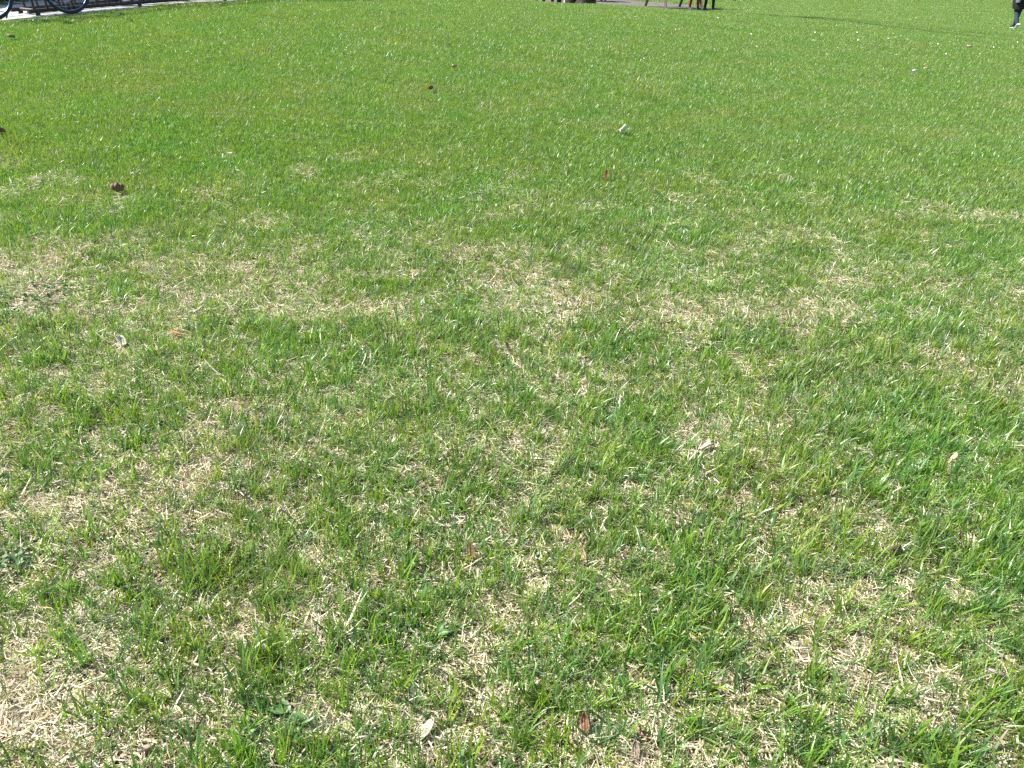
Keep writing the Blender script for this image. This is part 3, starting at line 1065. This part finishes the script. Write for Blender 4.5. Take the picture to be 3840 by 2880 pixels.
def bicycle(label, paint, t, n, rim=M_RIM, flip=1, lean=0.0, cross=None, wb=1.02, wr=.335):
    a = rack_pt(t, n, pav_z(t))
    ang = math.atan2(PD.y, PD.x) + (0 if cross is None else cross)
    root = empty('bicycle', a, ang)
    root.rotation_euler = (lean, 0, ang)
    pm = mat('frame_paint', paint, .3, .1, .05, 20)
    for x in (0, wb):
        c = (x, 0, wr)
        w = MB()
        w.tube([(x, -.05, wr), (x, .05, wr)], .02, 10)
        for k in range(24):
            an = 2 * math.pi * k / 24
            s = .028 if k % 2 else -.028
            e = an + (.3 if k % 4 < 2 else -.3)
            w.tube([(x + .018 * math.cos(e), s, wr + .018 * math.sin(e)), (x + (wr - .035) * math.cos(an), 0, wr + (wr - .035) * math.sin(an))], .0012, 4)
        wh = w.build('wheel', M_CHROME, root)
        MB().ring(c, wr - .016, (0, 1, 0), .018, 48, 10).build('tyre', M_TYRE, wh)
        r = MB()
        for s in (-.010, .010):
            r.ring(c, wr - .037, (0, 1, 0), .008, 48, 8)
        r.build('rim', rim, wh)
    bb, st, hd = (.43, 0, .27), (.30, 0, .74), (wb - .15, 0, .80)
    hl = (wb - .11, 0, .68)
    f = MB()
    f.tube([bb, st], .016, 8); f.tube([bb, hl], .018, 8); f.tube([(.315, 0, .70), hd], .016, 8); f.tube([hl, hd], .02, 8)
    for s in (-1, 1):
        f.tube([(0, s * .06, wr), (.38, s * .03, .275), bb], .010, 6)
        f.tube([(0, s * .06, wr), (.31, s * .02, .70)], .008, 6)
    f.build('frame', pm, root)
    fk = MB()
    for s in (-1, 1):
        fk.tube([(wb, s * .055, wr), (wb - .05, s * .055, .50), (hl[0] + .005, s * .035, hl[2] - .01)], .011, 6)
    fk.tube([(hl[0], -.04, hl[2] - .01), (hl[0], .04, hl[2] - .01)], .014, 6)
    fk.build('fork', pm, root)
    MB().tube([(st[0], 0, .72), (.275, 0, .88)], .013, 8).build('seat_post', M_CHROME, root)
    sd = MB()
    sd.tube([(.14, 0, .905), (.19, 0, .915), (.27, 0, .91), (.36, 0, .905), (.42, 0, .895)], [.05, .075, .055, .025, .015], 10, flat=.4)
    sd.build('saddle', M_SADDLE, root)
    hb = MB()
    hb.tube([(hd[0], 0, .78), (hd[0] - .03, 0, .92), (hd[0] + .03, 0, .95)], .014, 8)
    hb.tube([(hd[0] - .10, -.30, .97), (hd[0] + .02, -.18, .955), (hd[0] + .03, 0, .95), (hd[0] + .02, .18, .955), (hd[0] - .10, .30, .97)], .011, 8)
    hbo = hb.build('handlebar', M_CHROME, root)
    for s in (-1, 1):
        MB().tube([(hd[0] - .12, s * .33, .972), (hd[0] - .07, s * .265, .966)], .016, 8).build('grip', M_TYRE, hbo)
    cr = MB()
    cr.ring((bb[0], -.045, bb[2]), .088, (0, 1, 0), .005, 30, 6)
    for k in range(5):
        an = k * 1.2566
        cr.tube([(bb[0], -.045, bb[2]), (bb[0] + .086 * math.cos(an), -.045, bb[2] + .086 * math.sin(an))], .006, 5)
    cr.tube([(bb[0], -.07, bb[2]), (bb[0], .07, bb[2])], .014, 8)
    cr.tube([(bb[0], -.065, bb[2]), (bb[0] + .16, -.075, bb[2] - .05)], .009, 6)
    cr.tube([(bb[0], .065, bb[2]), (bb[0] - .16, .075, bb[2] + .05)], .009, 6)
    cro = cr.build('crank', M_RIMD, root)
    for s in (-1, 1):
        MB().box((bb[0] - s * .16, s * .125, bb[2] + s * .05), (.09, .09, .022)).build('pedal', M_TYRE, cro)
    chn = MB()
    chn.tube([(bb[0], -.045, bb[2] + .088), (0, -.045, wr + .036)], .004, 5)
    chn.tube([(bb[0], -.045, bb[2] - .088), (.05, -.045, wr - .115), (.02, -.045, wr - .05), (0, -.045, wr - .036)], .004, 5)
    chn.ring((0, -.045, wr), .036, (0, 1, 0), .006, 18, 5)
    chn.build('chain', M_RIMD, root)
    MB().tube([(.33, .02, .29), (.22, .13, .012)], .009, 6).build('kickstand', M_RIMD, root)
    tag(root, label, 'bicycle')
    return root


bicycle('dark bicycle with silver rims parked alongside the end of the rack', (.05, .05, .09), .10, -.05, lean=R(-4))
bicycle('blue bicycle parked across the rack beyond the first bicycle', (.03, .07, .22), 1.75, 1.25, cross=R(-62), lean=R(3))
bicycle('black bicycle parked across the middle of the rack', (.03, .03, .03), 2.75, 1.3, cross=R(-70), rim=M_RIMD)
bicycle('steel blue bicycle parked across the far half of the rack', (.06, .10, .20), 3.6, 1.25, cross=R(-66))


# evergreen hedge added beyond the pavement to cast shade on the paving
def shade_hedge():
    rng = np.random.default_rng(12)
    root = empty('shade_hedge', rack_pt(2, 3.0, pav_z(2)))
    b = Vector(root.location)
    core = MB()
    prof = [(2.5, .02), (2.45, .5), (2.5, 1.2), (2.65, 1.55), (3.25, 1.62), (3.5, 1.3), (3.55, .02)]
    ts = np.arange(-5, 8.6, .5)
    v, f = [], []
    for t in ts:
        for n, z in prof:
            v.append(Vector(rack_pt(t, n + .04 * math.sin(t * 3), pav_z(t) + z)) - b)
    k = len(prof)
    for i in range(len(ts) - 1):
        for j in range(k - 1):
            a = i * k + j
            f.append((a, a + 1, a + k + 1, a + k))
    core.add(v, f)
    core.build('branches', mat('shade_hedge_wood', (.03, .028, .02), .9), root)
    n = 17000
    t = rng.uniform(-5, 8.5, n)
    q = rng.random(n)
    sx = np.interp(q, np.linspace(0, 1, k), [p[0] for p in prof]) + rng.normal(0, .05, n)
    szz = np.interp(q, np.linspace(0, 1, k), [p[1] for p in prof]) + rng.normal(0, .05, n)
    P = np.stack([PA.x + PD.x * t + PN.x * sx - b.x, PA.y + PD.y * t + PN.y * sx - b.y, np.interp(t, ts, [pav_z(a) for a in ts]) + np.maximum(szz, .03) - b.z], 1)
    col = np.array([(.035, .075, .022)]) * rng.uniform(.6, 1.5, (n, 1))
    ch = blade_arrays(P, rng.uniform(0, 6.28, n), rng.uniform(.2, 2.2, n), rng.normal(.3, .3, n), rng.uniform(.04, .08, n), rng.uniform(.02, .035, n), col, 2)
    o = bpy.data.objects.new('foliage', blade_mesh('foliage', [ch], M_WEED))
    COL.objects.link(o)
    o.parent = root
    tag(root, 'dark clipped evergreen hedgerow added behind the bicycle rack to shade the paving', 'shade_hedge')


shade_hedge()

# ------------------------------------------------------------------ bare tree with its long trunk shadow
M_BARK = mat('dark_bark', (.04, .032, .027), .95, 0, .5, 9, .9)


def tree():
    x, y = 1.72, 19.9
    z = hz(x, y)
    root = empty('bare_tree', (x, y, z - .05))
    rr = random.Random(21)
    t = MB()
    trunk = [(0, 0, -.1), (0, 0, .12), (.01, 0, .6), (.02, .02, 1.5), (-.03, 0, 3.0), (.03, .03, 4.6), (0, 0, 5.6)]
    t.tube(trunk, [.26, .225, .205, .195, .18, .16, .14], 12)
    for k in range(5):                     # root flare
        a = k * 1.2566 + .4
        t.tube([(0, 0, .35), (.2 * math.cos(a), .2 * math.sin(a), .08), (.36 * math.cos(a), .36 * math.sin(a), -.06)], [.10, .08, .03], 7)
    t.build('trunk', M_BARK, root)
    tw = MB()
    tw.tube([(-.30, .25, -.1), (-.32, .27, .6), (-.42, .35, 1.6), (-.7, .5, 3.2), (-1.1, .8, 5.0)], [.2, .15, .14, .12, .07], 10)
    tw.build('trunk', M_BARK, root)

    def grow(mb, p, d, ln, r, depth):
        pts, rad = [p], [r]
        q, e = Vector(p), Vector(d).normalized()
        for s in range(4):
            e = (e + Vector((rr.uniform(-.2, .2), rr.uniform(-.2, .2), rr.uniform(-.05, .18)))).normalized()
            q = q + e * ln / 4
            pts.append(tuple(q)); rad.append(r * (1 - .17 * (s + 1)))
        mb.tube(pts, rad, 6 if depth > 1 else 4)
        if depth:
            for s in range(4 if depth > 1 else 3):
                i = rr.randint(2, 4)
                nd = (e + Vector((rr.uniform(-1, 1), rr.uniform(-1, 1), rr.uniform(-.2, .8)))).normalized()
                grow(mb, pts[i], nd, ln * rr.uniform(.5, .72), rad[i] * .62, depth - 1)
    for k in range(6):
        a = k * 1.05 + .3
        mb = MB()
        grow(mb, (0, 0, 5.0 + .1 * k), (math.cos(a), math.sin(a), 1.1), 2.6, .085, 3)
        mb.build('limb', M_BARK, root)
    mb = MB()
    grow(mb, (-1.1, .8, 4.95), (-.5, .3, 1), 2.4, .065, 3)
    mb.build('limb', M_BARK, root)
    tag(root, 'dark trunked bare tree standing behind the crest of the lawn', 'tree')


tree()

# ------------------------------------------------------------------ picnic tables
M_WOOD = mat('weathered_wood', (.13, .10, .075), .85, 0, .4, 12, .4)


def picnic_table(x, y, rz, label):
    root = empty('picnic_table', (x, y, hz(x, y)), rz)
    for i in range(5):
        MB().box((0, -.31 + i * .155, .745), (1.85, .145, .04)).build('top_plank', M_WOOD, root)
    for s in (-1, 1):
        for i in range(2):
            MB().box((0, s * (.66 + i * .15), .44), (1.85, .14, .04)).build('seat_plank', M_WOOD, root)
    for sx in (-1, 1):
        MB().box((sx * .62, 0, .395), (.045, 1.62, .09)).build('cross_beam', M_WOOD, root)
        MB().box((sx * .62, 0, .70), (.045, .74, .08)).build('cross_beam', M_WOOD, root)
        for s in (-1, 1):
            MB().tube([(sx * .665, s * .30, .72), (sx * .665, s * .72, -.02)], .05, 4).build('leg', M_WOOD, root, False)
    MB().tube([(-.62, 0, .40), (-.1, 0, .70)], .03, 4).build('brace', M_WOOD, root, False)
    tag(root, label, 'picnic table')


picnic_table(.75, 24.6, R(4), 'weathered wooden picnic table with seated people left of the tree')
picnic_table(5.35, 28.4, R(20), 'weathered wooden picnic table on worn gravel right of the tree')
picnic_table(2.75, 32.2, R(-12), 'weathered wooden picnic table farthest back on the gravel')


# ------------------------------------------------------------------ people
def cloth(name, c, n=.15):
    return mat(name, c, .85, 0, n, 25, .15)


M_SKIN = mat('skin', (.48, .29, .20), .55)
M_HAIR = mat('dark_hair', (.03, .02, .015), .5)
M_SHOEW = mat('white_sole', (.80, .79, .76), .6)
M_SHOE = mat('dark_shoe', (.022, .024, .035), .6)


def person(label, loc, rz, joints, scale, top, legs, shoe_top=M_SHOE, coat=None, group=None, sole=None):
    """one continuous body grown from a skeleton; clothes are material regions of it, hair and shoes are parts"""
    J = {k: (Vector(v[0]), v[1]) for k, v in joints.items()}
    E = [('pel', 'wai'), ('wai', 'che'), ('che', 'nek'), ('nek', 'hed'), ('hed', 'crn')]
    for s in 'LR':
        E += [('pel', 'hip' + s), ('hip' + s, 'kne' + s), ('kne' + s, 'ank' + s), ('ank' + s, 'toe' + s), ('che', 'sho' + s), ('sho' + s, 'elb' + s), ('elb' + s, 'wri' + s), ('wri' + s, 'han' + s)]
        E += [('han' + s, 'fi%d' % i + s) for i in range(5)]
        h, w = J['han' + s][0], J['wri' + s][0]
        d = (h - w).normalized()
        sd = d.cross(Vector((0, 0, 1)))
        sd = sd.normalized() if sd.length > .2 else Vector((0, 1, 0))
        for i in range(5):
            off = (i - 1.5) * .018 if i < 4 else -.045
            J['fi%d' % i + s] = (h + d * (.075 - .012 * abs(i - 1.5) if i < 4 else .03) + sd * off, .009)
    names = list(J)
    ix = {k: i for i, k in enumerate(names)}
    me = bpy.data.meshes.new('body')
    me.from_pydata([J[k][0] * scale for k in names], [(ix[a], ix[b]) for a, b in E], [])
    o = bpy.data.objects.new('body', me)
    COL.objects.link(o)
    sk = o.modifiers.new('skin', 'SKIN')
    if not me.skin_vertices:
        bpy.context.view_layer.objects.active = o
        me.attributes  # layer is created with the modifier below
    lay = me.skin_vertices[0] if len(me.skin_vertices) else None
    if lay is None:
        bm = bmesh.new(); bm.from_mesh(me); bm.verts.layers.skin.verify(); bm.to_mesh(me); bm.free()
        lay = me.skin_vertices[0]
    for k in names:
        r = J[k][1] * scale
        lay.data[ix[k]].radius = (r, r)
    lay.data[ix['pel']].use_root = True
    sb = o.modifiers.new('sub', 'SUBSURF')
    sb.levels = sb.render_levels = 2
    dg = bpy.context.evaluated_depsgraph_get()
    ev = o.evaluated_get(dg)
    m2 = bpy.data.meshes.new_from_object(ev)
    o.modifiers.clear()
    o.data = m2
    m2.name = 'body'
    m2.materials.clear()
    for q in (top, legs, M_SKIN, shoe_top):
        m2.materials.append(q)
    anks = [J['ank' + s][0] * scale for s in 'LR']
    toes = [J['toe' + s][0] * scale for s in 'LR']
    seg = []
    for s in 'LR':
        seg += [(J['pel'][0], J['hip' + s][0], 1), (J['hip' + s][0], J['kne' + s][0], 1), (J['kne' + s][0], J['ank' + s][0], 1), (J['ank' + s][0], J['toe' + s][0], 3),
                (J['che'][0], J['sho' + s][0], 0), (J['sho' + s][0], J['elb' + s][0], 0), (J['elb' + s][0], J['wri' + s][0], 0), (J['wri' + s][0], J['han' + s][0] + (J['han' + s][0] - J['wri' + s][0]), 2)]
    seg += [(J['pel'][0], J['wai'][0], 0), (J['wai'][0], J['che'][0], 0), (J['nek'][0], J['crn'][0], 2)]
    for p in m2.polygons:
        c = p.center / scale
        best, bi = 1e9, 0
        for a, b, i in seg:
            ab = b - a
            t = max(0, min(1, (c - a).dot(ab) / max(ab.length_squared, 1e-9)))
            d = (c - a - ab * t).length
            if d < best: best, bi = d, i
        p.material_index = bi
        p.use_smooth = True
    root = empty('person', loc, rz)
    o.parent = root
    # soles with white edge under each foot
    for s in 'LR':
        a, b = J['ank' + s][0] * scale, J['toe' + s][0] * scale
        d = (b - a)
        dn = d.normalized()
        dd = Vector((0, 0, -1)) - dn * Vector((0, 0, -1)).dot(dn)
        dd = dd.normalized() if dd.length > .1 else Vector((1, 0, 0))
        so = MB()
        dr = .052 * scale
        so.tube([a - dn * .055 * scale + dd * dr, a + d * .4 + dd * dr * .85, b + dn * .0 + dd * dr * .72, b + dn * .05 * scale + dd * dr * .4], [.040 * scale, .038 * scale, .046 * scale, .024 * scale], 10, flat=.5)
        sh = so.build('shoe_sole', sole or M_SHOEW, root)
    hd = J['hed'][0] * scale
    cr = J['crn'][0] * scale
    hair = MB()
    up = (cr - hd).normalized()
    hair.tube([hd - up * .02 * scale + Vector((-.045 * scale, 0, 0)), hd + up * .05 * scale + Vector((-.03 * scale, 0, 0)), cr + Vector((-.012 * scale, 0, 0)), cr + up * .055 * scale], [.075 * scale, .10 * scale, .098 * scale, .03 * scale], 14)
    hair.build('hair', M_HAIR, root)
    fc = MB()
    fx = Vector((.088 * scale, 0, 0))
    fc.tube([hd + fx + Vector((.0, 0, .035 * scale)), hd + fx + Vector((.022 * scale, 0, -.01 * scale)), hd + fx + Vector((.004 * scale, 0, -.018 * scale))], [.008 * scale, .014 * scale, .006 * scale], 6)
    fc.build('nose', M_SKIN, root)
    for sy in (-1, 1):
        MB().tube([hd + Vector((.088 * scale, sy * .034 * scale, .03 * scale)), hd + Vector((.1 * scale, sy * .034 * scale, .03 * scale))], .009 * scale, 6).build('eye', M_HAIR, root)
        MB().tube([hd + Vector((-.01 * scale, sy * .088 * scale, .03 * scale)), hd + Vector((-.008 * scale, sy * .10 * scale, -.01 * scale))], .016 * scale, 6).build('ear', M_SKIN, root)
    MB().tube([hd + Vector((.082 * scale, -.026 * scale, -.045 * scale)), hd + Vector((.09 * scale, 0, -.047 * scale)), hd + Vector((.082 * scale, .026 * scale, -.045 * scale))], .006 * scale, 6).build('mouth', mat('lip', (.35, .14, .11), .5), root)
    if coat:
        cm, zl, prof = coat
        mb = MB()
        v, f = [], []
        for z, rx, ry, ox in prof:
            for k in range(20):
                an = 2 * math.pi * k / 20
                wob = 1 + .035 * math.sin(an * 5 + z * 9)
                v.append(((ox + rx * math.cos(an) * wob) * scale, ry * math.sin(an) * wob * scale, z * scale))
        for i in range(len(prof) - 1):
            for k in range(20):
                f.append((i * 20 + k, i * 20 + (k + 1) % 20, (i + 1) * 20 + (k + 1) % 20, (i + 1) * 20 + k))
        mb.add(v, f)
        mb.build('coat', cm, root)
    tag(root, label, 'person', group)
    return root


def walk_joints():
    return {'pel': ((0, 0, .95), .125), 'wai': ((.01, 0, 1.10), .12), 'che': ((.03, 0, 1.36), .135), 'nek': ((.04, 0, 1.50), .055), 'hed': ((.07, 0, 1.62), .085), 'crn': ((.07, 0, 1.70), .082),
            'hipL': ((0, .09, .90), .085), 'kneL': ((.16, .09, .50), .062), 'ankL': ((.22, .08, .085), .043), 'toeL': ((.38, .09, .045), .036),
            'hipR': ((0, -.09, .90), .085), 'kneR': ((-.02, -.08, .48), .062), 'ankR': ((-.26, -.07, .17), .043), 'toeR': ((-.17, -.07, .045), .036),
            'shoL': ((.03, .19, 1.42), .062), 'elbL': ((-.08, .26, 1.15), .046), 'wriL': ((.0, .26, .90), .033), 'hanL': ((.04, .25, .81), .034),
            'shoR': ((.03, -.19, 1.42), .062), 'elbR': ((.06, -.26, 1.14), .046), 'wriR': ((.17, -.24, .92), .033), 'hanR': ((.21, -.23, .84), .034)}


def sit_joints(h=.46, splay=.12):
    return {'pel': ((0, 0, h + .10), .125), 'wai': ((.0, 0, h + .25), .12), 'che': ((.06, 0, h + .50), .13), 'nek': ((.09, 0, h + .64), .055), 'hed': ((.13, 0, h + .76), .085), 'crn': ((.13, 0, h + .84), .082),
            'hipL': ((.02, .09, h + .07), .085), 'kneL': ((.43, splay, h + .05), .062), 'ankL': ((.46, splay, .085), .043), 'toeL': ((.62, splay + .02, .04), .036),
            'hipR': ((.02, -.09, h + .07), .085), 'kneR': ((.43, -splay, h + .05), .062), 'ankR': ((.36, -splay, .085), .043), 'toeR': ((.52, -splay - .02, .04), .036),
            'shoL': ((.06, .19, h + .56), .062), 'elbL': ((.14, .25, h + .32), .046), 'wriL': ((.36, .18, h + .30), .033), 'hanL': ((.44, .16, h + .29), .034),
            'shoR': ((.06, -.19, h + .56), .062), 'elbR': ((.14, -.25, h + .32), .046), 'wriR': ((.36, -.18, h + .30), .033), 'hanR': ((.44, -.16, h + .29), .034)}


def stand_joints():
    j = walk_joints()
    for s, y in (('L', .08), ('R', -.08)):
        j['kne' + s] = ((.02, y, .49), .062); j['ank' + s] = ((0, y, .085), .043); j['toe' + s] = ((.16, y * 1.15, .04), .036)
    return j


M_JEANS = cloth('blue_denim', (.018, .028, .055))
M_BLACK = cloth('black_cloth', (.007, .007, .009))
M_GREYC = cloth('grey_cloth', (.22, .23, .25))
M_RED = cloth('red_cloth', (.20, .013, .025))
M_NAVY = cloth('navy_cloth', (.02, .026, .06))
M_KHAKI = cloth('khaki_cloth', (.30, .22, .15))
M_GREENC = cloth('dark_green_cloth', (.015, .045, .03))
M_WHITE = cloth('white_cloth', (.75, .78, .82), .05)

wp, wZ = spot(3800, 112)
coat_prof = [(.50, .17, .19, -.03), (.66, .19, .225, -.02), (.85, .175, .22, 0), (1.05, .155, .20, .01), (1.25, .155, .205, .03), (1.42, .13, .19, .03), (1.50, .07, .08, .04)]
walker = person('person in black coat and dark jeans walking away over the lawn', (wp.x, wp.y, wp.z - .01), R(84), {k: ((v[0][0], -v[0][1], v[0][2]), v[1]) for k, v in walk_joints().items()}, 1.02, M_BLACK, M_JEANS, coat=(M_BLACK, 0, coat_prof))
bag = empty('shoulder_bag', (wp.x - .19, wp.y - .16, wp.z + .66), R(20))
MB().tube([(0, 0, 0), (0, 0, .10), (0, 0, .28), (0, 0, .34)], [.06, .085, .08, .04], 12, flat=.5).build('pouch', cloth('grey_nylon', (.12, .15, .16)), bag)
MB().tube([(-.05, 0, .33), (.12, .03, .62), (.25, .06, .80), (.33, .12, .62), (.10, .05, .33)], .012, 6).build('strap', M_BLACK, bag)
tag(bag, 'grey shoulder bag hanging at the side of the walking person', 'bag')

kp, kZ = spot(2752, 9)
person('small child in red trousers standing beside a pale ball', (kp.x, kp.y, kp.z), R(-100), stand_joints(), .62, M_NAVY, M_RED)
bp, bZ = spot(2783, 8)


def ball():
    root = empty('ball', (bp.x, bp.y, bp.z))
    rad = .115
    bm = bmesh.new()
    bmesh.ops.create_icosphere(bm, subdivisions=3, radius=rad)
    me = bpy.data.meshes.new('panel_shell')
    for f in bm.faces:
        f.smooth = True
    bm.to_mesh(me); bm.free()
    me.materials.append(mat('pale_ball', (.62, .70, .70), .45))
    o = bpy.data.objects.new('panel_shell', me)
    COL.objects.link(o)
    o.parent = root
    o.location = (0, 0, rad)
    g = MB()
    for ax in ((1, 0, 0), (0, 1, .3), (.4, .2, 1)):
        g.ring((0, 0, rad), rad * .995, ax, .0022, 32, 5)
    g.build('seam', mat('ball_seam', (.15, .2, .25), .6), root)
    tag(root, 'pale blue green play ball on the grass by the child', 'ball')


ball()
# people on the benches, feet towards the lawn
seats = [(.12, 23.85, -90, M_GREYC, M_NAVY, 'seated person with navy trousers at the end of the table'),
         (.55, 23.86, -90, M_KHAKI, M_GREYC, 'seated person with grey trousers on the near bench'),
         (1.00, 23.88, -92, M_BLACK, M_RED, 'seated person with red trousers on the near bench'),
         (1.42, 23.92, -88, M_WHITE, M_GREENC, 'seated person with dark green trousers nearest the tree')]
for x, y, a, tp, lg, lb in seats:
    person(lb, (x, y, hz(x, y)), R(a), sit_joints(), 1.0, tp, lg)
person('person in white trousers and black shoes walking beside the tree', (1.62, 22.6, hz(1.62, 22.6)), R(170), walk_joints(), 1.0, M_NAVY, M_WHITE)
sx, sy = 5.62, 27.55
person('seated person with red trousers at the gravel table', (sx, sy, hz(sx, sy)), R(-70), sit_joints(), 1.0, M_NAVY, M_RED, sole=M_SHOE)
sx, sy = 6.15, 27.75
person('seated person with black trousers at the gravel table', (sx, sy, hz(sx, sy)), R(-70), sit_joints(), 1.0, M_GREYC, M_BLACK, sole=M_SHOE)
